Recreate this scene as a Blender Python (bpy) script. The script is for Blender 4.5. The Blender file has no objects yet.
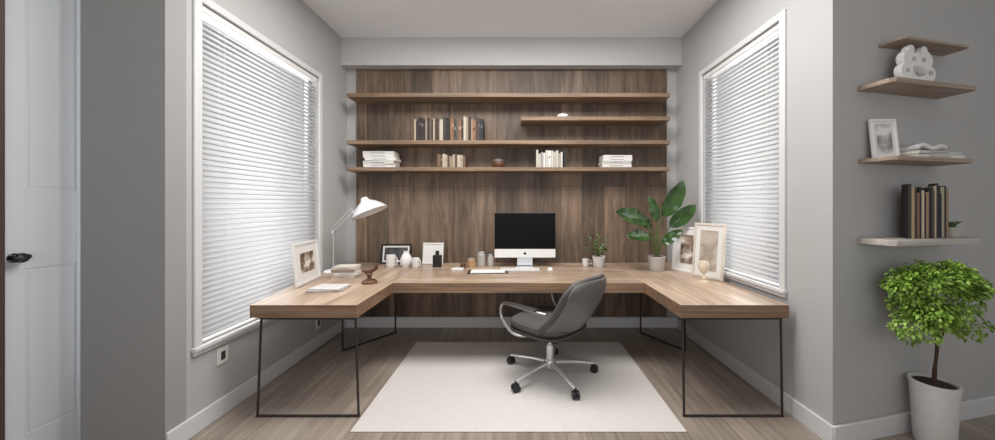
import bpy, bmesh, math, random
from mathutils import Vector, Matrix, Euler
random.seed(7)
S=bpy.context.scene
COL=S.collection
S.view_settings.view_transform='Standard'
S.view_settings.look='None'
def lin(c):
    return tuple(((v/255)/12.92 if v/255<=0.04045 else ((v/255+0.055)/1.055)**2.4) for v in c[:3])+(1,)
# ---------------------------------------------------------------- materials
def base_mat(name):
    m=bpy.data.materials.new(name); m.use_nodes=True
    nt=m.node_tree; return m,nt,nt.nodes['Principled BSDF']
def mat(name,col,rough=.6,metal=0,var=.06,scale=25,bump=0.0,spec=.5,trans=0):
    m,nt,b=base_mat(name)
    c=lin(col)
    tc=nt.nodes.new('ShaderNodeTexCoord'); n=nt.nodes.new('ShaderNodeTexNoise')
    n.inputs['Scale'].default_value=scale; n.inputs['Detail'].default_value=4
    nt.links.new(tc.outputs['Object'],n.inputs['Vector'])
    r=nt.nodes.new('ShaderNodeValToRGB')
    r.color_ramp.elements[0].position=.3; r.color_ramp.elements[1].position=.7
    r.color_ramp.elements[0].color=tuple(v*(1-var) for v in c[:3])+(1,)
    r.color_ramp.elements[1].color=tuple(min(1,v*(1+var)) for v in c[:3])+(1,)
    nt.links.new(n.outputs['Fac'],r.inputs['Fac']); nt.links.new(r.outputs['Color'],b.inputs['Base Color'])
    b.inputs['Roughness'].default_value=rough; b.inputs['Metallic'].default_value=metal
    b.inputs['Specular IOR Level'].default_value=spec
    if trans: b.inputs['Transmission Weight'].default_value=trans
    if bump:
        bp=nt.nodes.new('ShaderNodeBump'); bp.inputs['Strength'].default_value=bump; bp.inputs['Distance'].default_value=.01
        nt.links.new(n.outputs['Fac'],bp.inputs['Height']); nt.links.new(bp.outputs['Normal'],b.inputs['Normal'])
    return m
def wood(name,dark,light,axes=('X','Y'),plank=None,length=1.6,rough=.5,seam=.0,tone=.3,fine=14,blotch=.2,along=.9,dist=.5,bsc=1.0):
    m,nt,b=base_mat(name); N=nt.nodes.new; L=nt.links.new
    tc=N('ShaderNodeTexCoord'); sx=N('ShaderNodeSeparateXYZ'); L(tc.outputs['Object'],sx.inputs[0])
    cb=N('ShaderNodeCombineXYZ'); L(sx.outputs[axes[0]],cb.inputs['X']); L(sx.outputs[axes[1]],cb.inputs['Y'])
    third=[a for a in 'XYZ' if a not in axes][0]
    L(sx.outputs[third],cb.inputs['Z'])
    mp=N('ShaderNodeMapping'); mp.inputs['Scale'].default_value=(along,fine,fine*.6); L(cb.outputs[0],mp.inputs['Vector'])
    n=N('ShaderNodeTexNoise'); n.inputs['Scale'].default_value=1.6; n.inputs['Detail'].default_value=8; n.inputs['Roughness'].default_value=.62; n.inputs['Distortion'].default_value=dist
    L(mp.outputs[0],n.inputs['Vector'])
    r=N('ShaderNodeValToRGB'); r.color_ramp.elements[0].position=.28; r.color_ramp.elements[1].position=.72
    r.color_ramp.elements[0].color=lin(dark); r.color_ramp.elements[1].color=lin(light)
    L(n.outputs['Fac'],r.inputs['Fac'])
    out=r.outputs['Color']
    n2=N('ShaderNodeTexNoise'); n2.inputs['Scale'].default_value=1.3; n2.inputs['Detail'].default_value=5; mp2=N('ShaderNodeMapping'); mp2.inputs['Scale'].default_value=(bsc,2.5,2.5)
    L(cb.outputs[0],mp2.inputs['Vector']); L(mp2.outputs[0],n2.inputs['Vector'])
    mr=N('ShaderNodeMapRange'); mr.inputs['From Min'].default_value=.3; mr.inputs['From Max'].default_value=.7
    mr.inputs['To Min'].default_value=1-blotch; mr.inputs['To Max'].default_value=1+blotch; L(n2.outputs['Fac'],mr.inputs['Value'])
    mx=N('ShaderNodeMix'); mx.data_type='RGBA'; mx.blend_type='MULTIPLY'; mx.inputs['Factor'].default_value=1
    L(out,mx.inputs['A']); L(mr.outputs[0],mx.inputs['B']); out=mx.outputs['Result']
    if plank:
        br=N('ShaderNodeTexBrick'); br.offset=.37; br.inputs['Scale'].default_value=1
        br.inputs['Brick Width'].default_value=length; br.inputs['Row Height'].default_value=plank
        br.inputs['Mortar Size'].default_value=.003; br.inputs['Mortar Smooth'].default_value=.2
        br.inputs['Color1'].default_value=(1-tone,)*3+(1,); br.inputs['Color2'].default_value=(1+tone*.5,)*3+(1,)
        br.inputs['Mortar'].default_value=(seam,)*3+(1,)
        L(cb.outputs[0],br.inputs['Vector'])
        m2=N('ShaderNodeMix'); m2.data_type='RGBA'; m2.blend_type='MULTIPLY'; m2.inputs['Factor'].default_value=1
        L(out,m2.inputs['A']); L(br.outputs['Color'],m2.inputs['B']); out=m2.outputs['Result']
    L(out,b.inputs['Base Color']); b.inputs['Roughness'].default_value=rough
    bp=N('ShaderNodeBump'); bp.inputs['Strength'].default_value=.15; bp.inputs['Distance'].default_value=.005
    L(n.outputs['Fac'],bp.inputs['Height']); L(bp.outputs['Normal'],b.inputs['Normal'])
    return m
def art(name,c1,c2,c3,scale=6):
    m,nt,b=base_mat(name); N=nt.nodes.new; L=nt.links.new
    tc=N('ShaderNodeTexCoord'); n=N('ShaderNodeTexNoise'); n.inputs['Scale'].default_value=scale; n.inputs['Detail'].default_value=2
    L(tc.outputs['Object'],n.inputs['Vector']); r=N('ShaderNodeValToRGB')
    r.color_ramp.elements[0].position=.38; r.color_ramp.elements[0].color=lin(c1)
    r.color_ramp.elements[1].position=.62; r.color_ramp.elements[1].color=lin(c3)
    e=r.color_ramp.elements.new(.5); e.color=lin(c2)
    L(n.outputs['Fac'],r.inputs['Fac']); L(r.outputs[0],b.inputs['Base Color']); b.inputs['Roughness'].default_value=.5
    return m
M={}
M['wall']=mat('wall_paint',(180,179,178),.85,var=.015,scale=3)
M['header']=mat('header_paint_brightened',(196,196,196),.8,var=.01,scale=3)  # colour lightened to stand in for the light the header front lacks
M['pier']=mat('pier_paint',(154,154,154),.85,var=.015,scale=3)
M['wall_r']=mat('wall_paint_side',(180,179,178),.85,var=.015,scale=3)
M['ceil']=mat('ceiling_paint',(236,237,239),.9,var=.01,scale=3)
M['trim']=mat('trim_paint',(212,212,212),.5,var=.01)
M['door']=mat('door_paint',(214,218,222),.55,var=.005)
M['brownjamb']=mat('dark_jamb',(74,54,48),.5)
M['floor']=wood('floor_oak',(126,113,103),(176,163,150),('Y','X'),.15,1.5,.32,.62,.14)
M['panel']=wood('panel_walnut',(70,55,44),(138,116,97),('Z','X'),.25,2.6,.5,.35,.36,8,.32,.8,.9,1.0)
M['shelf']=wood('shelf_walnut',(98,78,61),(154,128,104),('X','Z'),None,rough=.5,fine=26)
M['deskx']=wood('desk_top_oak',(138,114,94),(208,183,160),('X','Y'),.16,1.5,.33,.58,.15,9)
M['desky']=wood('desk_wing_oak',(138,114,94),(208,183,160),('Y','X'),.16,1.5,.33,.58,.15,9)
M['deskedge']=wood('desk_edge_oak',(106,82,63),(156,127,102),('X','Z'),None,rough=.5,fine=30)
M['gshelf']=wood('shelf_greyed_oak',(124,107,94),(170,150,132),('X','Y'),None,rough=.5,fine=22)
M['gshelfl']=wood('shelf_pale_oak',(156,148,140),(200,192,184),('X','Y'),None,rough=.5,fine=22)
M['rug']=mat('rug_wool',(212,207,202),.95,var=.03,scale=40,bump=.15)
M['black']=mat('black_steel',(56,52,49),.45,.5)
M['blk']=mat('black_plastic',(24,24,25),.4)
M['screen']=mat('screen_glass',(6,6,7),.4,var=0,spec=.15)
M['white']=mat('white_gloss',(230,229,227),.35,var=.01)
M['silver']=mat('silver_metal',(205,205,207),.3,.7,var=.02)
M['chrome']=mat('chrome',(222,222,224),.2,.9,var=.01)
M['darkchrome']=mat('dark_chrome',(90,90,94),.15,.9,var=.01)
M['polish']=mat('polished_aluminium',(220,220,221),.2,.5,var=.01)
M['chairg']=mat('chair_grey_fabric',(86,83,81),.6,var=.08,scale=150,bump=.1)
M['chaird']=mat('chair_dark_shell',(60,58,57),.4)
M['chairs']=mat('chair_back_shell',(108,105,103),.35)
M['chaira']=mat('chair_arm_silver',(186,184,183),.22,.6)
M['page']=mat('paper_pages',(222,216,204),.8,var=.05,scale=90)
M['paper']=mat('white_paper',(226,224,220),.8,var=.02)
M['soil']=mat('soil',(48,36,28),.95,var=.3,scale=60,bump=.5)
M['pot']=mat('white_ceramic',(216,214,212),.35,var=.02)
M['potg']=mat('grey_ceramic',(186,182,177),.5,var=.03)
M['trunk']=mat('bark',(74,54,38),.85,var=.3,scale=60,bump=.4)
M['leafb']=mat('leaf_bright',(132,166,66),.5,var=.6,scale=14)
M['leafd']=mat('leaf_dark_green',(44,72,26),.18,var=.45,scale=9)
M['leafm']=mat('leaf_grey_green',(96,120,74),.5,var=.3,scale=30)
M['stem']=mat('stem_green',(84,100,54),.6)
M['brownobj']=mat('turned_wood',(92,60,40),.45,var=.25,scale=30)
M['palegold']=mat('pale_champagne',(222,208,186),.3,.1,var=.03)
M['glass']=mat('jar_glass',(216,214,208),.15,var=0,trans=.5)
M['candle']=mat('amber_wax',(176,140,100),.5)
M['lampw']=mat('lamp_enamel',(222,222,223),.3,.1,var=0)
M['outlet']=mat('outlet_white',(222,220,216),.4,var=0)
M['lwood']=wood('light_frame_wood',(206,196,184),(224,216,206),('X','Z'),None,fine=30)
M['artb']=art('print_brown',(226,222,214),(150,128,110),(88,72,62),9)
M['artg']=art('print_grey',(226,224,222),(170,168,166),(96,96,98),9)
M['artt']=art('print_tan',(192,180,168),(164,150,136),(206,198,188),4)
M['artd']=art('print_dark',(36,36,40),(58,58,62),(92,90,90),7)
m,nt,b=base_mat('blind_slat'); b.inputs['Base Color'].default_value=lin((218,218,219)); b.inputs['Roughness'].default_value=.5
tr=nt.nodes.new('ShaderNodeBsdfTranslucent'); tr.inputs[0].default_value=(.84,.84,.85,1)
mxs=nt.nodes.new('ShaderNodeMixShader'); mxs.inputs[0].default_value=.3
nt.links.new(b.outputs[0],mxs.inputs[1]); nt.links.new(tr.outputs[0],mxs.inputs[2])
nt.links.new(mxs.outputs[0],nt.nodes['Material Output'].inputs['Surface']); M['slat']=m
def bookmat(c): 
    k='bk%d_%d_%d'%c
    if k not in M: M[k]=mat('book_cloth',c,.6,var=.06,scale=60)
    return M[k]
# ---------------------------------------------------------------- mesh builder
class MB:
    def __init__(s): s.bm=bmesh.new(); s.mi=0
    def face(s,vs):
        try:
            f=s.bm.faces.new(vs); f.material_index=s.mi; return f
        except ValueError: return None
    def box(s,c,d,rot=None):
        R=Euler(rot).to_matrix().to_4x4() if rot else Matrix()
        mt=Matrix.Translation(c)@R@Matrix.Diagonal((d[0],d[1],d[2],1))
        r=bmesh.ops.create_cube(s.bm,size=1,matrix=mt)
        for f in {f for v in r['verts'] for f in v.link_faces}: f.material_index=s.mi
        return s
    def b2(s,x0,x1,y0,y1,z0,z1): return s.box(((x0+x1)/2,(y0+y1)/2,(z0+z1)/2),(x1-x0,y1-y0,z1-z0))
    def rings(s,rs,closed=False,caps=True):
        V=[[s.bm.verts.new(p) for p in r] for r in rs]
        n=len(V[0]); m=len(V)
        for i in range(m if closed else m-1):
            a=V[i]; b_=V[(i+1)%m]
            for j in range(n): s.face((a[j],a[(j+1)%n],b_[(j+1)%n],b_[j]))
        if caps and not closed:
            s.face(list(reversed(V[0]))); s.face(V[-1])
        return s
    def cyl(s,p0,p1,r0,r1=None,n=16):
        r1=r0 if r1 is None else r1
        p0=Vector(p0);p1=Vector(p1); q=(p1-p0).to_track_quat('Z','Y')
        rs=[]
        for p,r in ((p0,r0),(p1,r1)):
            rs.append([p+q@Vector((r*math.cos(2*math.pi*k/n),r*math.sin(2*math.pi*k/n),0)) for k in range(n)])
        return s.rings(rs)
    def lathe(s,prof,c=(0,0,0),n=32,caps=False,R=None):
        c=Vector(c); rs=[]
        for r,z in prof:
            r=max(r,.0004); ring=[]
            for k in range(n):
                v=Vector((r*math.cos(2*math.pi*k/n),r*math.sin(2*math.pi*k/n),z))
                if R: v=R@v
                ring.append(c+v)
            rs.append(ring)
        return s.rings(rs,caps=caps)
    def tube(s,pts,r,n=8,closed=False,flat=1.0,up=(0,0,1)):
        P=[Vector(p) for p in pts]; m=len(P); rs=[]; up=Vector(up)
        for i,p in enumerate(P):
            a=P[(i-1)%m] if (closed or i>0) else p; b_=P[(i+1)%m] if (closed or i<m-1) else p
            t=(b_-a).normalized(); x=t.cross(up)
            if x.length<1e-3: x=t.cross(Vector((1,0,0)))
            x.normalize(); y=x.cross(t)
            rr=r[min(i,len(r)-1)] if isinstance(r,(list,tuple)) else r
            rs.append([p+x*rr*math.cos(2*math.pi*k/n)+y*rr*flat*math.sin(2*math.pi*k/n) for k in range(n)])
        return s.rings(rs,closed=closed)
    def grid(s,f,nu,nv):
        V=[[s.bm.verts.new(f(i/nu,j/nv)) for j in range(nv+1)] for i in range(nu+1)]
        for i in range(nu):
            for j in range(nv): s.face((V[i][j],V[i+1][j],V[i+1][j+1],V[i][j+1]))
        return s
    def prism(s,poly,z0,z1,mside=None,axis='Z'):
        def P(p,h): return (p[0],p[1],h) if axis=='Z' else (p[0],h,p[1])
        a=[s.bm.verts.new(P(p,z0)) for p in poly]; b_=[s.bm.verts.new(P(p,z1)) for p in poly]
        s.face(list(reversed(a))); s.face(b_)
        k=s.mi
        if mside is not None: s.mi=mside
        n=len(poly)
        for i in range(n): s.face((a[i],a[(i+1)%n],b_[(i+1)%n],b_[i]))
        s.mi=k; return s
    def make(s,name,mats,parent=None,loc=(0,0,0),rot=(0,0,0),bevel=0,seg=2,solid=0,sub=0,smooth=True,**props):
        me=bpy.data.meshes.new(name)
        bmesh.ops.recalc_face_normals(s.bm,faces=s.bm.faces)
        s.bm.to_mesh(me); s.bm.free()
        for m_ in (mats if isinstance(mats,(list,tuple)) else [mats]): me.materials.append(M[m_] if isinstance(m_,str) else m_)
        if smooth:
            me.polygons.foreach_set('use_smooth',[True]*len(me.polygons))
            me.set_sharp_from_angle(angle=math.radians(38))
        o=bpy.data.objects.new(name,me); COL.objects.link(o)
        o.location=loc; o.rotation_euler=rot
        if parent: o.parent=parent
        if solid:
            q=o.modifiers.new('solid','SOLIDIFY'); q.thickness=solid; q.offset=0
        if bevel:
            q=o.modifiers.new('bev','BEVEL'); q.width=bevel; q.segments=seg; q.limit_method='ANGLE'; q.angle_limit=math.radians(40)
        if sub:
            q=o.modifiers.new('sub','SUBSURF'); q.levels=sub; q.render_levels=sub
        for k,v in props.items(): o[k]=v
        return o
def empty(name,loc,rz=0,rot=None,**props):
    o=bpy.data.objects.new(name,None); COL.objects.link(o); o.empty_display_size=.05
    o.location=loc; o.rotation_euler=rot or (0,0,rz)
    for k,v in props.items(): o[k]=v
    return o
ST=dict(kind='structure')
XL,XR,YB,H=-2.0,1.85,3.857,3.316
EYE=1.408
# ---------------------------------------------------------------- room shell
MB().b2(-5,6,-2.6,4.1,-.1,0).make('floor','floor',**ST)
MB().b2(-5,6,-2.6,4.1,H,H+.1).make('ceiling','ceil',**ST)
MB().b2(-2.12,1.97,YB,YB+.12,0,H).make('wall_back','wall',**ST)
def sidewall(name,x0,x1,y0,y1,wy0,wy1,wz0,wz1,m_):
    b=MB()
    b.b2(x0,x1,y0,wy0,0,H).b2(x0,x1,wy1,y1,0,H).b2(x0,x1,wy0,wy1,0,wz0).b2(x0,x1,wy0,wy1,wz1,H)
    return b.make(name,m_,smooth=False,**ST)
LW=(2.075,3.30,.53,2.69); RW=(2.32,3.30,.825,2.715)
sidewall('wall_left',XL-.12,XL,1.99,YB,*LW,'wall')
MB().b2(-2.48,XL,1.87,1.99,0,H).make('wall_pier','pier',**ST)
A=math.atan2(.218,.976)
YC=1.94+.12/math.cos(A)
sidewall('wall_right',XR,XR+.12,YC,YB,*RW,'wall_r')
MB().prism([(0,0),(3.0,0),(3.0,.12),(.12*math.tan(A),.12)],0,H).make('wall_side','wall_r',loc=(1.85,1.94,0),rot=(0,0,A),smooth=False,**ST)
b=MB(); b.b2(-2.75,-2.63,-2.6,1.62,0,H).b2(-2.75,-2.63,2.46,2.6,0,H).b2(-2.75,-2.63,1.62,2.46,2.95,H)
b.make('wall_door','wall',smooth=False,**ST)
MB().b2(-2.75,-2.57,1.60,1.655,0,2.95).b2(-2.75,-2.6,2.425,2.47,0,2.95).make('trim_1','brownjamb',bevel=.003,**ST)
d=empty('door_1',(-2.62,1.66,0),**ST)
b=MB(); cols=[(.085,.285),(.385,.675)]
zs=[(.2,1.075),(1.5,2.8)]
b.b2(-.02,.012,0,.76,.01,2.93)
def rail(y0,y1,z0,z1): b.b2(.012,.016,y0,y1,z0,z1)
rail(0,.085,.01,2.93); rail(.285,.385,.01,2.93); rail(.675,.76,.01,2.93)
for c in cols:
    rail(*c,.01,.2); rail(*c,1.075,1.5); rail(*c,2.8,2.93)
    for z in zs: b.b2(.012,.0145,c[0]+.012,c[1]-.012,z[0]+.012,z[1]-.012)
b.make('door_leaf','door',parent=d,bevel=.0015)
b=MB(); b.lathe([(0,.0),(.024,.0),(.024,.006),(.009,.01),(.009,.025),(.022,.032),(.027,.044),(.022,.056),(0,.061)],R=Matrix.Rotation(math.pi/2,3,'Y'),c=(.016,.042,1.14),n=24)
b.make('door_knob','darkchrome',parent=d)
b=MB(); b.lathe([(0,.0),(.014,.0),(.012,.008),(0,.009)],R=Matrix.Rotation(math.pi/2,3,'Y'),c=(.016,.092,1.14),n=20); b.make('lock_plate','blk',parent=d)
# windows
def window(name,x,sgn,W,sill):
    y0,y1,z0,z1=W; t=.05
    b=MB(); xi=x; xo=x-sgn*.018
    def bx(ya,yb,za,zb,xa,xb): b.b2(min(xa,xb),max(xa,xb),ya,yb,za,zb)
    bx(y0-t,y0,z0-t,z1+t,xi,xo); bx(y1,y1+t,z0-t,z1+t,xi,xo); bx(y0,y1,z1,z1+t,xi,xo); bx(y0,y1,z0-t,z0,xi,xo)
    if sill: bx(y0-t-.01,y1+t+.01,z0-.02,z0+.005,xi,x-sgn*.035)
    xs0=x+sgn*.075; xs1=x+sgn*.115
    s_=.035
    bx(y0,y0+s_,z0,z1,xs0,xs1); bx(y1-s_,y1,z0,z1,xs0,xs1); bx(y0,y1,z1-s_,z1,xs0,xs1); bx(y0,y1,z0,z0+s_,xs0,xs1)
    b.make(name,'trim',bevel=.004,**ST)
window('window_1',XL,-1,LW,True); window('window_2',XR,1,RW,True)
def blind(x,sgn,W,label):
    y0,y1,z0,z1=W; e=empty('window_blind',(x+sgn*.03,(y0+y1)/2,z0),label=label,category='blind',group='window blinds')
    w=(y1-y0)/2-.004; h=z1-z0
    b=MB(); b.b2(-.025,.025,-w,w,h-.045,h-.002); b.make('head_rail','white',parent=e,bevel=.004)
    b=MB(); b.b2(-.02,.02,-w,w,.004,.02); b.make('bottom_rail','white',parent=e,bevel=.004)
    b=MB(); n=int((h-.08)/.036)
    for i in range(n):
        z=.045+i*.036
        def f(u,v,z=z):
            a=(u-.5)*.044; c=.005*(1-(2*u-1)**2)
            ang=math.radians(51)*sgn
            xx=a*math.cos(ang)-c*math.sin(ang); zz=a*math.sin(ang)+c*math.cos(ang)
            return (xx,-w+2*w*v,z+zz)
        b.grid(f,4,1)
    b.make('slats','slat',parent=e,solid=.0012)
    b=MB()
    for yy in (-w*.7,w*.7):
        for xx in (-.02,.02): b.cyl((xx,yy,.02),(xx,yy,h-.05),.0012,n=6)
    b.make('ladder_cord','white',parent=e)
blind(XL,-1,LW,'white horizontal slat blind drawn down over tall window'); blind(XR,1,RW,'white horizontal slat blind above desk wing')
def bb(name,x0,x1,y0,y1,loc=(0,0,0),rot=(0,0,0)):
    MB().b2(x0,x1,y0,y1,0,.12).make(name,'trim',loc=loc,rot=rot,bevel=.004,**ST)
bb('baseboard_left',XL,XL+.018,1.87,YB-.02)
bb('baseboard_right',XR-.018,XR,1.925,YB-.02)
bb('baseboard_back',XL,XR,3.815,YB)
bb('baseboard_side',-.01,3.0,-.018,0,loc=(1.85,1.94,0),rot=(0,0,A))
MB().b2(XL,XR,3.735,YB,3.025,H).make('trim_2','header',**ST)
MB().b2(XL,XR,3.725,YB,2.998,3.030).make('trim_3','header',bevel=.003,**ST)
MB().b2(-1.88,1.73,3.837,YB,.12,2.998).make('wall_panel','panel',smooth=False,label='dark brown vertical wood plank panelling behind shelves and desk',category='wall panelling')
# ---------------------------------------------------------------- shelves back
for x0,x1,z1,lb in ((-1.87,1.66,2.640,'long brown wooden shelf near ceiling, empty'),(.033,1.66,2.384,'short brown wooden shelf with small white ornament'),(-1.87,1.66,2.125,'long brown wooden shelf holding row of books'),(-1.87,1.66,1.832,'long brown wooden shelf holding book stacks')):
    MB().b2(x0,x1,3.597,3.837,z1-.042,z1).make('wall_shelf','shelf',bevel=.003,label=lb,category='shelf',group='wooden shelves above desk')
# ---------------------------------------------------------------- desk
dk=empty('desk',(0,0,0),label='large U-shaped wooden desk with black metal sled legs',category='desk')
ZT,ZB=.75,.665
b=MB()
b.mi=0; b.prism([(-1.07,2.82),(1.08,2.82),(1.08,3.83),(-1.07,3.83)],ZB,ZT,mside=2)
b.mi=1; b.prism([(-1.78,2.19),(-1.07,2.19),(-1.07,3.83),(-1.965,3.83),(-1.965,3.36)],ZB,ZT,mside=2)
b.prism([(1.08,2.19),(1.80,2.19),(1.80,3.83),(1.08,3.83)],ZB,ZT,mside=2)
b.make('worktop',['deskx','desky','deskedge'],parent=dk,smooth=False)
def sled(p,q,name='sled_leg',top=None):
    r=.007; b=MB(); tp_,tq=top or (p,q)
    pts=[(p[0],p[1],r),(q[0],q[1],r),(tq[0],tq[1],ZB-r),(tp_[0],tp_[1],ZB-r)]
    for i in range(4):
        a=Vector(pts[i]); c=Vector(pts[(i+1)%4]); dd=(c-a).normalized()*r
        b.tube([a-dd,c+dd],r*1.35,n=4)
    b.make(name,'black',parent=dk,bevel=.0015)
sled((-1.74,2.205),(-1.065,2.205),top=((-1.715,2.205),(-1.085,2.205))); sled((1.11,2.205),(1.765,2.205),top=((1.10,2.205),(1.755,2.205)))
sled((-1.70,3.2),(-1.36,3.66)); sled((1.36,3.66),(1.62,3.2))
# ---------------------------------------------------------------- rug
MB().b2(-1.045,1.05,2.05,3.4,.0005,.008).make('rug','rug',bevel=.003,label='pale cream wool rug under office chair',category='rug')
# ---------------------------------------------------------------- office chair
ch=empty('office_chair',(.265,2.745,.008),rz=math.radians(47),label='grey padded swivel office chair with silver armrests and polished star base',category='chair')
CS=1.17
ch.scale=(CS,CS,1)
def seat_pts(sx,sy,z,n=32,pw=3.2,cy=.01):
    r=[]
    for k in range(n):
        a=2*math.pi*k/n; c=math.cos(a); s_=math.sin(a)
        r.append(Vector((sx*math.copysign(abs(c)**(2/pw),c),cy+sy*math.copysign(abs(s_)**(2/pw),s_),z)))
    return r
b=MB(); b.rings([seat_pts(.20,.19,.405),seat_pts(.230,.215,.415),seat_pts(.244,.232,.440),seat_pts(.240,.228,.466),seat_pts(.215,.205,.482),seat_pts(.12,.11,.480),seat_pts(.02,.02,.476)])
b.make('seat','chairg',parent=ch)
b=MB(); b.rings([seat_pts(.10,.10,.340),seat_pts(.17,.16,.350),seat_pts(.232,.218,.385),seat_pts(.246,.234,.412),seat_pts(.225,.215,.424)])
b.make('seat_shell','chaird',parent=ch)
def backf(u,v,off=0):
    s_=2*u-1; w=.266*(1-.05*v)-(.085*max(0,(v-.70)/.30)**2.6)-(.03*max(0,(.25-v)/.25)**2)
    wrap=.14*abs(s_)**2.0*(1-.45*v)
    y=-.205-.175*v-.04*math.sin(v*3.1)+wrap
    z=.43+.455*v-.04*abs(s_)**3*v
    return Vector((s_*w,y-off,z))
b=MB(); b.grid(lambda u,v:backf(u,v),22,16); b.make('backrest','chairg',parent=ch,solid=.024,bevel=.009,seg=3)
b=MB(); b.grid(lambda u,v:backf(.05+.90*u,.03+.92*v,.018),20,14); b.make('back_shell','chairs',parent=ch,solid=.008,bevel=.003)
def smooth_path(P,n=6):
    P=[Vector(p) for p in P]; out=[]
    for i in range(len(P)-1):
        p0=P[max(i-1,0)];p1=P[i];p2=P[i+1];p3=P[min(i+2,len(P)-1)]
        for k in range(n):
            t=k/n
            out.append(.5*((2*p1)+(-p0+p2)*t+(2*p0-5*p1+4*p2-p3)*t*t+(-p0+3*p1-3*p2+p3)*t**3))
    out.append(P[-1]); return out
for sg in (-1,1):
    pts=smooth_path([(sg*.12,.02,.38),(sg*.22,.04,.38),(sg*.278,.10,.405),(sg*.292,.18,.49),(sg*.292,.20,.575),(sg*.290,.16,.624),(sg*.286,-.02,.624),(sg*.276,-.12,.618),(sg*.258,-.165,.612)])
    b=MB(); b.tube(pts,.0105,n=10,flat=1.0); b.make('armrest','chaira',parent=ch)
    b=MB(); pp=smooth_path([(sg*.291,.175,.626),(sg*.289,.10,.636),(sg*.286,.0,.636),(sg*.278,-.11,.634)])
    b.tube(pp,.025,n=12,flat=.40); b.make('arm_pad','chaird',parent=ch)
b=MB(); b.box((0,0,.325),(.14,.2,.04)); b.cyl((.06,.02,.33),(.19,.02,.32),.006,n=8); b.cyl((.19,.02,.32),(.215,.02,.318),.011,n=10)
b.make('tilt_mechanism','blk',parent=ch,bevel=.008)
b=MB(); b.cyl((0,0,.12),(0,0,.25),.025,n=24); b.cyl((0,0,.24),(0,0,.315),.015,n=20); b.make('gas_cylinder','polish',parent=ch)
b=MB(); b.lathe([(0,.07),(.04,.07),(.045,.085),(.045,.12),(.034,.135),(0,.135)],n=24)
cast=[]
for k in range(5):
    a=math.radians(31+72*k); dx,dy=math.cos(a),math.sin(a); q=1.03
    pts=[(dx*.03,dy*.03,.108),(dx*.12*q,dy*.12*q,.104),(dx*.22*q,dy*.22*q,.092),(dx*.315*q,dy*.315*q,.074)]
    b.tube(pts,[.024,.021,.018,.014],n=10,flat=.75); cast.append((a,dx*.315*q,dy*.315*q))
b.make('star_base','polish',parent=ch)
for a,x,y in cast:
    b=MB(); a2=a+1.2
    ax=Vector((math.cos(a2),math.sin(a2),0))
    for sg in (-1,1):
        c=Vector((x,y,.0285))+ax*sg*.014
        b.cyl(c-ax*.009,c+ax*.009,.028,n=20)
    b.cyl((x,y,.03),(x,y,.078),.007,n=10)
    b.box((x,y,.05),(.012,.045,.012),rot=(0,0,a2)); b.make('caster','blk',parent=ch,bevel=.003)
# ---------------------------------------------------------------- computer monitor
mo=empty('computer_monitor',(.075,3.57,ZT),label='desktop computer with black screen and silver stand',category='computer')
w,z0,z1=.33,.10,.585
b=MB(); b.b2(-w,w,-.008,.022,z0,z1); b.make('casing','silver',parent=mo,bevel=.008)
b=MB(); b.b2(-w+.002,w-.002,-.012,-.0085,z0+.095,z1-.002); b.make('screen','screen',parent=mo,bevel=.001)
b=MB(); b.b2(-w+.002,w-.002,-.0115,-.0085,z0+.002,z0+.093); b.make('chin','white',parent=mo,bevel=.001)
b=MB(); pts=[]
for k in range(28):
    a=2*math.pi*k/28; r=.016*(1-.12*math.cos(a-math.pi/2)**8-.1*math.cos(a+math.pi/2)**8)
    x=r*math.cos(a); z=r*math.sin(a)
    dd=math.hypot(x-.018,z-.003)
    if dd<.0075: x-=.0075-dd
    pts.append((x,z))
b.prism([(p[0],p[1]+z0+.046) for p in pts],-.0128,-.0116,axis='Y')
b.prism([(.001,z0+.064),(.006,z0+.067),(.008,z0+.073),(.003,z0+.070)],-.0128,-.0116,axis='Y')
b.make('logo','blk',parent=mo)
b=MB(); b.box((0,.055,.115),(.17,.008,.21),rot=(math.radians(-12),0,0)); b.b2(-.1,.1,-.07,.1,0.001,.009); b.make('stand','silver',parent=mo,bevel=.003)
kb=empty('keyboard',(.02,3.40,ZT),label='slim white keyboard on desk in front of monitor',category='keyboard')
b=MB(); b.b2(-.21,.21,-.06,.06,0,.01); b.make('keyboard_body','silver',parent=kb,bevel=.003)
b=MB()
for r_ in range(5):
    for c in range(14): b.b2(-.2+c*.0286,-.2+c*.0286+.025,-.054+r_*.0218,-.054+r_*.0218+.0185,.010,.0135)
b.make('keys','white',parent=kb)
b=MB(); b.lathe([(0,.026),(.012,.025),(.024,.018),(.030,.008),(.029,0),(0,0)],n=24); mo_=b.make('computer_mouse','white',loc=(.33,3.40,ZT),label='small white computer mouse beside keyboard',category='mouse'); mo_.scale=(1,1.7,1)
MB().b2(-.17,.17,-.08,.08,0,.006).make('notebook','paper',loc=(-.30,3.30,ZT+.003),rot=(0,0,.05),bevel=.001,label='open white notepad lying on desk',category='notebook')
MB().b2(-.20,.20,-.10,.10,0,.003).make('desk_mat','blk',loc=(-.30,3.30,ZT),rot=(0,0,.05),label='thin black desk mat under notepad',category='mat')
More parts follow.
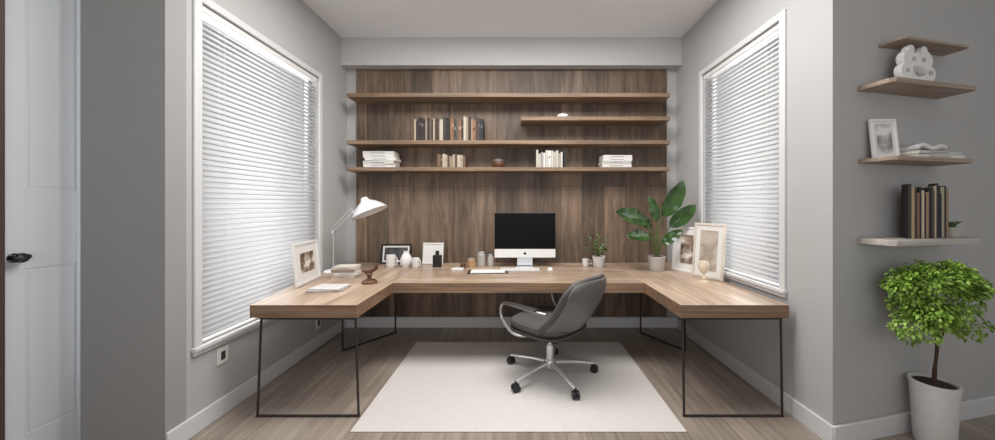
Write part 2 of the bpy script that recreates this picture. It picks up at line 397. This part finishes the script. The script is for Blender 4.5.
# ---------------------------------------------------------------- books
def book(loc,w,h,d,c,rot=(0,0,0),label=None,group=None,name='book',band=.35):
    b=MB(); t=.003
    b.mi=0; b.b2(-w/2,-w/2+t,0,d,0,h); b.b2(w/2-t,w/2,0,d,0,h); b.b2(-w/2,w/2,-t,t,0,h)
    b.mi=1; b.b2(-w/2+t,w/2-t,t,d-.004,.003,h-.003)
    b.mi=2
    if w>.018 and h>.1 and random.random()<band:
        q=random.uniform(.5,.72)
        b.b2(-w/2+.006,w/2-.006,-t-.0006,-t,h*q,h*(q+.14))
        b.b2(-w/2+.006,w/2-.006,-t-.0006,-t,h*.10,h*.13)
    g=60 if sum(c)<300 else -60
    lab=tuple(max(0,min(255,v+g)) for v in c)
    return b.make(name,[bookmat(c),'page',bookmat(lab)],loc=loc,rot=rot,smooth=False,label=label,category='book',group=group)
def row(x0,x1,y,z,hmin,hmax,cols,label,group,tmin=.02,tmax=.042,d=.16,gap=.0004,dy=.004):
    x=x0; last=None
    while x<x1-.01:
        w=random.uniform(tmin,tmax); w=min(w,x1-x)
        c=random.choice([q for q in cols if q!=last]); last=c; h=random.uniform(hmin,hmax)
        book((x+w/2,y+random.uniform(-dy,dy),z),w-gap,h,d,c,label=label%cname(c),group=group); x+=w
def cname(c):
    s=sum(c)/3
    if max(c)-min(c)>45: return 'tan' if s>110 else 'brown'
    return 'white' if s>185 else 'grey' if s>110 else 'dark grey' if s>55 else 'black'
def stack(x,y,z,w,d,ths,cols,label,group,rz=0):
    for i,t in enumerate(ths):
        c=cols[i%len(cols)]; j=random.uniform(-.012,.012)
        b=MB(); k=.0025
        b.mi=0; b.b2(-w/2,w/2,-d/2,d/2,0,k); b.b2(-w/2,w/2,-d/2,d/2,t-k,t); b.b2(-w/2,w/2,-d/2,-d/2+k,0,t)
        b.mi=1; b.b2(-w/2+.004,w/2-.004,-d/2+k,d/2-.004,k,t-k)
        b.mi=2; b.b2(-w*.25,w*.2,-d/2-.0006,-d/2,t*.35,t*.6)
        lab=(150,145,138) if sum(c)>380 else (225,220,210)
        b.make('book',[bookmat(c),'page',bookmat(lab)],loc=(x+j,y,z),rot=(0,0,rz+random.uniform(-.05,.05)),smooth=False,label=label%cname(c),category='book',group=group)
        z+=t+.0003
    return z
Yf=3.625
mix=[(34,31,32),(60,54,50),(176,158,136),(122,90,62),(78,54,40),(190,180,164),(48,46,50),(142,102,70),(28,26,28),(96,82,72),(50,38,32),(150,134,116),(70,60,54),(40,36,38)]
row(-1.14,-.38,Yf,2.125,.215,.268,mix,'%s hardback book standing upright in shelf row','books on the long shelf',.014,.033,d=.17,gap=.0002,dy=.002)
stack(-1.52,3.71,1.832,.34,.19,[.034,.04,.032,.036,.034],[(222,220,216),(204,200,194),(228,226,224)],'%s book lying in pale stack on shelf','stack of pale books on lower shelf')
row(-.885,-.58,Yf,1.832,.12,.155,[(116,92,74),(186,172,152),(90,72,60),(150,130,110),(176,160,140)],'small %s book upright on lower shelf','small brown books on lower shelf',.020,.034,d=.14)
row(.20,.50,Yf,1.832,.150,.195,[(212,208,202),(186,182,176),(160,156,150),(224,222,218),(198,190,178)],'%s book upright in pale row on shelf','pale upright books on lower shelf',.022,.036,d=.15,gap=.0030,dy=.01)
book((.513,Yf,1.832),.02,.17,.15,(40,38,38),label='thin black book ending the pale row',group='pale upright books on lower shelf')
stack(1.08,3.71,1.832,.32,.19,[.034,.036,.03,.034],[(218,216,212),(190,186,182),(224,222,220)],'%s book lying flat in stack on shelf','stack of white books on lower shelf')
e=empty('lidded_jar',(-.22,3.69,1.832),label='small brown jar with lid on shelf',category='jar')
b=MB(); b.lathe([(0,0),(.055,0),(.07,.02),(.072,.06),(.065,.075),(0,.075)],n=28); b.make('jar_body','brownobj',parent=e)
b=MB(); b.lathe([(0,.076),(.068,.076),(.066,.088),(.03,.1),(.012,.103),(.012,.112),(0,.114)],n=28); b.make('lid','chairs',parent=e,label='grey lid')
b=MB(); b.lathe([(0,0),(.05,0),(.062,.018),(.06,.04),(.05,.046),(0,.03)],n=24); b.make('small_bowl','white',loc=(.50,3.69,2.384),label='small white bowl on short shelf',category='bowl')
# ---------------------------------------------------------------- picture frames
def frame(loc,rz,w,h,fm,am,label,lean=8,bar=.02,matte=.04,dep=.02):
    e=empty('picture_frame',loc,rot=(math.radians(-lean),0,rz),label=label,category='picture frame')
    b=MB(); b.b2(-w/2,w/2,0,dep,0,bar); b.b2(-w/2,w/2,0,dep,h-bar,h); b.b2(-w/2,-w/2+bar,0,dep,bar,h-bar); b.b2(w/2-bar,w/2,0,dep,bar,h-bar)
    b.make('frame_border',fm,parent=e,bevel=.002)
    b=MB(); b.b2(-w/2+bar,w/2-bar,.008,.014,bar,h-bar); b.make('mount_board','paper',parent=e)
    b=MB(); q=bar+matte; b.b2(-w/2+q,w/2-q,.0065,.0079,q,h-q); b.make('picture',am,parent=e)
    return e
frame((-1.80,2.865,ZT+.003),math.radians(90+8.5),.43,.35,'white','artb','white framed brown print standing near window',lean=6,matte=.07,bar=.022)
frame((-1.39,3.74,ZT+.003),.05,.34,.225,'blk','artd','black framed dark picture leaning against panelling',lean=10,matte=.02)
frame((-.965,3.72,ZT+.003),-.05,.235,.24,'white','paper','white picture frame leaning against panelling',lean=9,matte=.03,bar=.016)
frame((1.66,3.27,ZT+.003),math.radians(-58),.30,.45,'white','artb','pale framed print behind larger frame',lean=5,matte=.06,bar=.022)
frame((1.71,3.0,ZT+.003),math.radians(-68),.31,.50,'lwood','artt','pale wood framed print on desk wing',lean=5,matte=.045,bar=.022)
b=MB(); b.lathe([(0,0),(.040,0),(.040,.007),(.010,.016),(.016,.035),(.008,.055),(.008,.07),(.026,.085),(.042,.12),(.042,.155),(.034,.18),(.030,.175),(.036,.12),(.012,.09),(0,.085)],n=28)
b.make('candle_holder','palegold',loc=(1.61,2.86,ZT),label='small cream footed candle holder before framed print',category='candle holder')
# ---------------------------------------------------------------- desk lamp
lp=empty('desk_lamp',(-1.845,3.30,ZT),label='white articulated desk lamp with tilted cone shade',category='lamp')
b=MB(); b.lathe([(0,0),(.085,0),(.088,.008),(.08,.02),(.02,.028),(.014,.05),(0,.05)],n=32); b.make('lamp_base','lampw',parent=lp)
b=MB(); b.cyl((0,0,.04),(0,0,.40),.006,n=12)
b.lathe([(0,-.02),(.015,-.02),(.015,.02),(0,.02)],c=(0,0,.40),R=Matrix.Rotation(math.pi/2,3,'X'),n=16)
b.make('lamp_post','silver',parent=lp)
b=MB(); b.cyl((0,-.008,.40),(.20,-.008,.60),.005,n=10); b.cyl((-.03,.010,.425),(.17,.010,.632),.004,n=10)
b.lathe([(0,-.016),(.014,-.016),(.014,.016),(0,.016)],c=(.20,0,.60),R=Matrix.Rotation(math.pi/2,3,'X'),n=16)
b.cyl((.17,.01,.632),(.20,0,.60),.004,n=8)
b.cyl((.20,0,.60),(.275,0,.665),.008,n=10); b.make('lamp_arm','silver',parent=lp)
Rl=Matrix.Rotation(math.radians(-24),3,'Y')
b=MB(); b.lathe([(0,.155),(.028,.153),(.036,.14),(.04,.122),(.09,.088),(.14,.042),(.178,-.008),(.174,-.008),(.136,.038),(.086,.082),(.03,.115),(0,.117)],c=(.365,0,.60),R=Rl,n=40)
b.make('lamp_shade','lampw',parent=lp)
b=MB(); b.lathe([(0,-.0),(.02,.01),(.03,.04),(.02,.07),(.014,.11),(0,.11)],c=(.365,0,.60),R=Rl,n=20); b.make('bulb','white',parent=lp)
# ---------------------------------------------------------------- desk things
stack(-1.585,3.06,ZT,.2,.15,[.03,.024,.028,.022],[(198,188,176),(224,220,214),(150,132,116),(214,206,196)],'%s small book in desk stack beside lamp','small books beside the lamp',rz=.1)
MB().b2(-.13,.13,-.09,.09,0,.014).make('magazine',bookmat((176,172,170)),loc=(-1.49,2.60,ZT),rot=(0,0,.12),bevel=.002,label='grey magazine lying flat on desk wing',category='magazine')
MB().b2(-.12,.12,-.085,.085,0,.010).make('magazine',bookmat((210,206,202)),loc=(-1.485,2.605,ZT+.0143),rot=(0,0,-.06),bevel=.002,label='pale magazine on top of grey magazine',category='magazine')
fg=empty('wooden_ornament',(-1.27,2.82,ZT),label='small turned brown wooden ornament on desk wing',category='ornament')
b=MB(); b.lathe([(0,0),(.062,0),(.065,.012),(.05,.028),(.02,.034),(.016,.06),(.03,.075),(.02,.092),(0,.094)],n=28); b.make('ornament_base','brownobj',parent=fg)
b=MB(); b.tube(smooth_path([(-.07,0,.115),(-.03,0,.098),(.02,0,.108),(.06,0,.135),(.05,0,.17)]),[.004]*2+[.012]*4+[.02]*7+[.018]*6+[.012]*4+[.006]*2,n=10); b.make('carved_figure','brownobj',parent=fg)
def mug(x,y,r,h,m_,label,name='mug',cat='mug'):
    e=empty(name,(x,y,ZT),rz=random.uniform(-.6,.6),label=label,category=cat)
    b=MB(); b.lathe([(0,0),(r*.85,0),(r,.01),(r,h),(r-.004,h),(r-.005,.012),(0,.01)],n=28); b.make('cup_body',m_,parent=e)
    b=MB(); b.tube(smooth_path([(r-.003,0,h*.8),(r+.025,0,h*.78),(r+.032,0,h*.5),(r+.02,0,h*.22),(r-.003,0,h*.2)]),.005,n=8); b.make('handle',m_,parent=e)
mug(-1.375,3.57,.05,.13,'white','white mug standing before black picture frame')
b=MB(); b.lathe([(0,0),(.045,0),(.062,.03),(.064,.08),(.04,.13),(.026,.15),(.03,.165),(.026,.165),(.02,.15),(0,.14)],n=32); b.make('vase','white',loc=(-1.22,3.60,ZT),label='small rounded white vase on desk',category='vase')
mug(-1.10,3.55,.04,.10,'white','small white mug beside white vase')
e=empty('perfume_bottle',(-.87,3.56,ZT),label='black square bottle before white picture frame',category='bottle')
b=MB(); b.b2(-.045,.045,-.03,.03,0,.13); b.make('bottle_body','blk',parent=e,bevel=.008)
b=MB(); b.cyl((0,0,.13),(0,0,.175),.02,n=20); b.make('cap','blk',parent=e,bevel=.003)
def jar(x,y,r,h,m_,label):
    e=empty('glass_jar',(x,y,ZT),label=label,category='jar')
    b=MB(); b.lathe([(0,0),(r,0),(r*1.02,.01),(r*1.02,h*.8),(r*.85,h*.86),(r*.85,h*.87),(0,h*.87)],n=28); b.make('jar_body',m_,parent=e)
    b=MB(); b.cyl((0,0,h*.875),(0,0,h),r*.9,n=24); b.make('lid','silver',parent=e,bevel=.002)
jar(-.50,3.54,.04,.10,'candle','small amber jar with metal lid on desk')
jar(-.40,3.60,.045,.16,'glass','clear glass jar with metal lid on desk')
jar(-.30,3.62,.035,.13,'glass','narrow glass jar with metal lid on desk')
mug(.74,3.62,.035,.08,'white','small white cup beside little plant')
MB().b2(-.03,.03,-.02,.02,0,.05).make('trinket_box','brownobj',loc=(-.58,3.5,ZT),bevel=.004,label='little brown box on desk',category='box')
MB().b2(-.06,.06,-.04,.04,0,.018).make('trinket_box','white',loc=(-.62,3.40,ZT),bevel=.004,label='little flat white box on desk',category='box')
# ---------------------------------------------------------------- plants
def pot(parent,r1,r0,h,m_):
    b=MB(); b.lathe([(0,0),(r0,0),(r0+.005,.008),(r1,h-.02),(r1+.004,h-.018),(r1+.004,h),(r1-.008,h),(r1-.010,h-.015),(0,h-.015)],n=40); b.make('pot',m_,parent=parent)
    b=MB(); b.lathe([(r1-.012,h-.013),(r1*.6,h-.004),(0,h+.002)],n=24); b.make('soil','soil',parent=parent)
def leaf(b,base,dirv,L,W,droop=.25,fold=.15,nu=8,nv=4,roll=0):
    base=Vector(base); t=Vector(dirv).normalized(); up=Vector((0,0,1))
    sd=t.cross(up); 
    if sd.length<.05: sd=Vector((1,0,0))
    sd.normalize(); nm=sd.cross(t).normalized()
    R=Matrix.Rotation(roll,3,t); sd=R@sd; nm=R@nm
    def f(u,v):
        s_=2*v-1; w=W*.5*(math.sin(math.pi*min(1,u**.75*1.0))**.8 if 0<u<1 else 0)
        return base+t*(L*u)+sd*(s_*w)+nm*(abs(s_)*w*fold)-up*(droop*L*u*u)
    b.grid(f,nu,nv)
def bigleaf(b,base,tip,W,facing=(0,-1,.35),curl=.14,fold=.26):
    base=Vector(base); tip=Vector(tip); t=tip-base; L=t.length; t.normalize()
    fn=Vector(facing).normalized(); sd=t.cross(fn).normalized(); nm=sd.cross(t).normalized()
    if nm.dot(fn)<0: nm=-nm
    def f(u,v):
        s_=2*v-1; w=W*.5*(max(0,math.sin(math.pi*u**.85))**.65 if 0<u<1 else 0)
        return base+t*(L*u)+sd*(s_*w)+nm*(abs(s_)**1.3*w*fold-curl*L*(u*u)+.006*math.sin(u*18)*abs(s_))
    b.grid(f,18,8)
pl=empty('potted_plant',(1.41,3.36,ZT),label='plant with large glossy leaves in small grey pot',category='plant')
pot(pl,.082,.066,.15,'potg')
stems=MB(); lv=MB()
for bs,tp_,W,fc in (((-.12,-.03,.49),(-.42,-.12,.62),.19,(.1,-1,.6)),
    ((-.09,-.05,.35),(-.33,-.14,.38),.14,(0,-1,.8)),
    ((.05,-.02,.55),(.28,-.06,.91),.18,(.1,-1,.1)),
    ((.11,-.05,.45),(.35,-.12,.67),.15,(.3,-1,.5)),
    ((-.01,-.03,.50),(-.09,-.09,.75),.12,(.2,-1,.3)),
    ((.03,-.07,.28),(.18,-.16,.43),.11,(-.2,-1,.5)),
    ((-.05,.02,.44),(-.20,.0,.56),.11,(-.2,-1,.5))):
    stems.tube(smooth_path([(bs[0]*.12,bs[1]*.1,.14),(bs[0]*.3,bs[1]*.3,bs[2]*.55+.04),bs],5),.006,n=6)
    bigleaf(lv,bs,tp_,W,fc)
stems.make('stem','stem',parent=pl); lv.make('leaves','leafd',parent=pl)
sp=empty('potted_plant',(.87,3.56,ZT),label='small leafy grey-green plant in white pot',category='plant')
pot(sp,.065,.05,.12,'pot')
stems=MB(); lv=MB()
for k in range(26):
    a=random.uniform(0,6.28); rr=random.uniform(.03,.15); z=random.uniform(.18,.34); p=(rr*math.cos(a),rr*math.sin(a),z)
    stems.tube([(0,0,.11),(p[0]*.5,p[1]*.5,.1+(z-.1)*.65),p],.0022,n=5)
    for j in range(3):
        dv=(math.cos(a)+random.uniform(-.6,.6),math.sin(a)+random.uniform(-.6,.6),random.uniform(-.1,.8))
        leaf(lv,p,dv,random.uniform(.04,.065),.032,.2,.1,4,2)
stems.make('stem','stem',parent=sp); lv.make('leaves','leafm',parent=sp)
# small tree by the side wall
tp=empty('potted_tree',(2.465,1.955,0),label='small bright green leafy tree in white pot',category='plant')
pot(tp,.10,.078,.37,'pot')
b=MB(); b.tube(smooth_path([(0,0,.36),(-.008,-.010,.45),(-.022,-.03,.56),(-.05,-.06,.72)]),[.010]*7+[.008]*12,n=10)
for p in ((-.01,-.10,.76),(-.22,-.12,.78),(-.10,-.02,.86),(-.16,-.16,.80),(.06,-.06,.74),(-.1,-.05,.96)):
    b.tube([(-.027,-.035,.6),((p[0]-.015)*.5,p[1]*.6,(p[2]+.6)/2+.02),p],[.006,.004,.003],n=6)
b.make('trunk','trunk',parent=tp)
lv=MB(); C=Vector((-.125,-.105,.90))
clumps=[(C,.13),(C+Vector((-.09,-.02,-.02)),.11),(C+Vector((.08,0,-.02)),.11)]
for k in range(76):
    v=Vector([random.gauss(0,1) for _ in range(3)]).normalized()
    r=random.uniform(.7,1.0)
    hx=math.copysign(abs(v.x)**.7,v.x); hz=math.copysign(abs(v.z)**.6,v.z)
    clumps.append((C+Vector((hx*.205,v.y*.12,hz*.160))*r,random.uniform(.035,.06)))
clumps+=[(C+Vector((-.215,-.03,-.15)),.05),(C+Vector((-.20,-.04,-.20)),.04),(C+Vector((.16,-.02,-.19)),.045),(C+Vector((.21,-.02,-.15)),.05),(C+Vector((-.09,-.05,-.19)),.04)]
for c_,cr in clumps:
    for k in range(int(92*max(.8,cr/.06))):
        v=Vector([random.gauss(0,1) for _ in range(3)]).normalized()
        p=c_+v*cr*random.uniform(.45,1.15)**.5
        wx=tp.location.x+p.x; wy=tp.location.y+p.y
        lim=1.94+(wx-1.85)*.2234-.05
        if wy>lim: p.y-=wy-lim+random.uniform(0,.03)
        dv=v*.6+(p-C).normalized()*.5+Vector([random.uniform(-.7,.7) for _ in range(3)])-Vector((0,0,.4))
        leaf(lv,p,dv,random.uniform(.016,.028),random.uniform(.011,.017),.25,.15,3,2,random.uniform(-1,1))
lv.make('foliage','leafb',parent=tp)
# ---------------------------------------------------------------- side wall shelves and their things
def WP(t,d,z): return (1.85+.976*t+.218*d,1.94+.218*t-.976*d,z)
def sshelf(t0,t1,dep,z0,z1,m_,label):
    poly=[(0,-.0005),(0,-dep*.85),(.02,-dep),(t1-t0-.02,-dep),(t1-t0,-dep*.85),(t1-t0,-.0005)]
    MB().prism(poly,0,z1-z0).make('floating_shelf',m_,loc=WP(t0,0,z0),rot=(0,0,A),bevel=.004,label=label,category='shelf',group='floating shelves on side wall')
sshelf(.36,.93,.12,EYE+.970,EYE+.985,'gshelf','short greyed wood floating shelf above white ornament')
sshelf(.19,.88,.17,EYE+.688,EYE+.715,'gshelf','greyed wood floating shelf holding white ornament')
sshelf(.20,.85,.17,EYE+.255,EYE+.28,'gshelf','greyed wood floating shelf holding frame and books')
sshelf(.19,.92,.17,EYE-.225,EYE-.19,'gshelfl','pale wood floating shelf holding upright books')
so=empty('white_ornament',WP(.51,.085,EYE+.715),rz=A,label='white lobed cut-out ornament on floating shelf',category='ornament')
def disc(cx,cz,r,n=24,sx=1): return [(cx+sx*r*math.cos(2*math.pi*k/n),cz+r*math.sin(2*math.pi*k/n)) for k in range(n)]
b=MB()
for cx,cz,r,sx in ((-.075,.15,.052,1.1),(.065,.155,.055,1.1),(0,.12,.075,1.3),(-.095,.075,.05,1.1),(.095,.075,.052,1.1),(0,.06,.058,1.6),(-.06,.205,.030,.9),(.055,.21,.028,.9)):
    b.prism(disc(cx,cz,r,sx=sx),-.018+cx*.02,.018+cx*.02,axis='Y')
b.make('ornament_body','white',parent=so,bevel=.006)
b=MB(); b.b2(-.155,.155,-.035,.035,0,.014); b.make('plinth','white',parent=so,bevel=.004)
for cx,cz,r in ((-.045,.15,.013),(.04,.153,.013),(-.095,.08,.014),(.10,.08,.014),(0,.075,.018)):
    b=MB(); b.prism(disc(cx,cz,r),-.0225,-.0195,axis='Y'); b.make('recess','potg',parent=so)
frame(WP(.31,.075,EYE+.2835),A-.25,.145,.235,'white','artg','white framed grey picture on floating shelf',lean=6,matte=.018,bar=.012)
z=EYE+.28
x,y,_=WP(.61,.085,0)
z=stack(x,y,z,.36,.13,[.022,.02],[(226,224,220),(206,204,202)],'%s magazine lying flat on floating shelf','pale magazines on floating shelf',rz=A)
b=MB()
def cl(u,v):
    return Vector(((u-.5)*.24,(v-.5)*.11,.018+.012*math.sin(u*9)*math.cos(v*5)+.01*math.sin(u*3.1)))
b.grid(cl,24,12)
b.make('folded_cloth','white',loc=(x-.04,y,z),rot=(0,0,A),solid=.022,label='crumpled white cloth on pale magazines',category='cloth')
# upright books, each turned a little towards the room
ds=[(50,44,42),(186,162,130),(64,50,44),(134,104,78),(34,31,34),(204,188,162),(40,37,39),(168,142,112),(28,28,32),(90,72,60),(196,182,158),(46,43,48),(30,30,32),(178,166,148),(52,44,42),(150,128,104),(36,34,38)]
t=.40;i=0
TB=A-math.radians(44)
while t<.725:
    w_=random.uniform(.016,.027); c=ds[i%len(ds)]; i+=1
    h_=random.uniform(.255,.325)
    book(WP(t+w_/2,.115,EYE-.19),w_*.71-.0008,h_,.08,c,rot=(0,0,TB),label='tall %s book upright on floating shelf'%cname(c),group='tall books on floating shelf'); t+=w_
e=empty('potted_plant',WP(.80,.10,EYE-.19),label='tiny grey-green plant beside tall books',category='plant')
pot(e,.03,.024,.06,'potg'); lv=MB()
for k in range(26):
    a=random.uniform(0,6.28); leaf(lv,(0,0,.05),(math.cos(a)*.6,math.sin(a)*.6,1.1),random.uniform(.05,.09),.022,.3,.1,4,2)
lv.make('leaves','leafm',parent=e)
def outlet(y,z,label):
    e=empty('wall_outlet',(XL,y,z),label=label,category='outlet')
    b=MB(); b.b2(.0003,.008,-.042,.042,-.055,.055); b.make('cover_plate','outlet',parent=e,bevel=.003)
    b=MB(); b.b2(.008,.0095,-.016,.016,-.028,.028); b.make('socket','chaird',parent=e)
outlet(2.23,.40,'white wall outlet below window'); outlet(3.30,.24,'white wall outlet near floor under desk')
# ---------------------------------------------------------------- light
def area(name,loc,rot,sx,sy,en,col=(1,1,1)):
    l=bpy.data.lights.new(name,'AREA'); l.shape='RECTANGLE'; l.size=sx; l.size_y=sy; l.energy=en; l.color=col
    o=bpy.data.objects.new(name,l); COL.objects.link(o); o.location=loc; o.rotation_euler=rot; return o
area('ceiling_light',(0,2.15,3.29),(0,0,0),2.4,1.0,100,(1,.985,.965))
area('daylight_window',(-2.42,2.75,1.7),(0,math.radians(-90),0),2.4,1.5,42,(.985,.993,1))
area('daylight_window',(2.3,2.9,1.8),(0,math.radians(90),0),2.2,1.3,32,(.985,.993,1))
area('added_fill_light',(0,-1.2,1.6),(math.radians(132),0,0),3.2,1.2,38,(.99,.995,1))  # added fill behind the camera, tilted up to brighten ceiling and room
w=bpy.data.worlds.new('world'); S.world=w; w.use_nodes=True
bg=w.node_tree.nodes['Background']; bg.inputs[0].default_value=(1,.997,.99,1); bg.inputs[1].default_value=.42
# ---------------------------------------------------------------- camera
cd=bpy.data.cameras.new('cam'); cd.sensor_width=36; cd.lens=36*330/995; cd.shift_x=-20.5/995; cd.shift_y=-14/995; cd.clip_start=.05
c=bpy.data.objects.new('camera',cd); COL.objects.link(c); c.location=(0,0,EYE); c.rotation_euler=(math.pi/2,0,0); S.camera=c
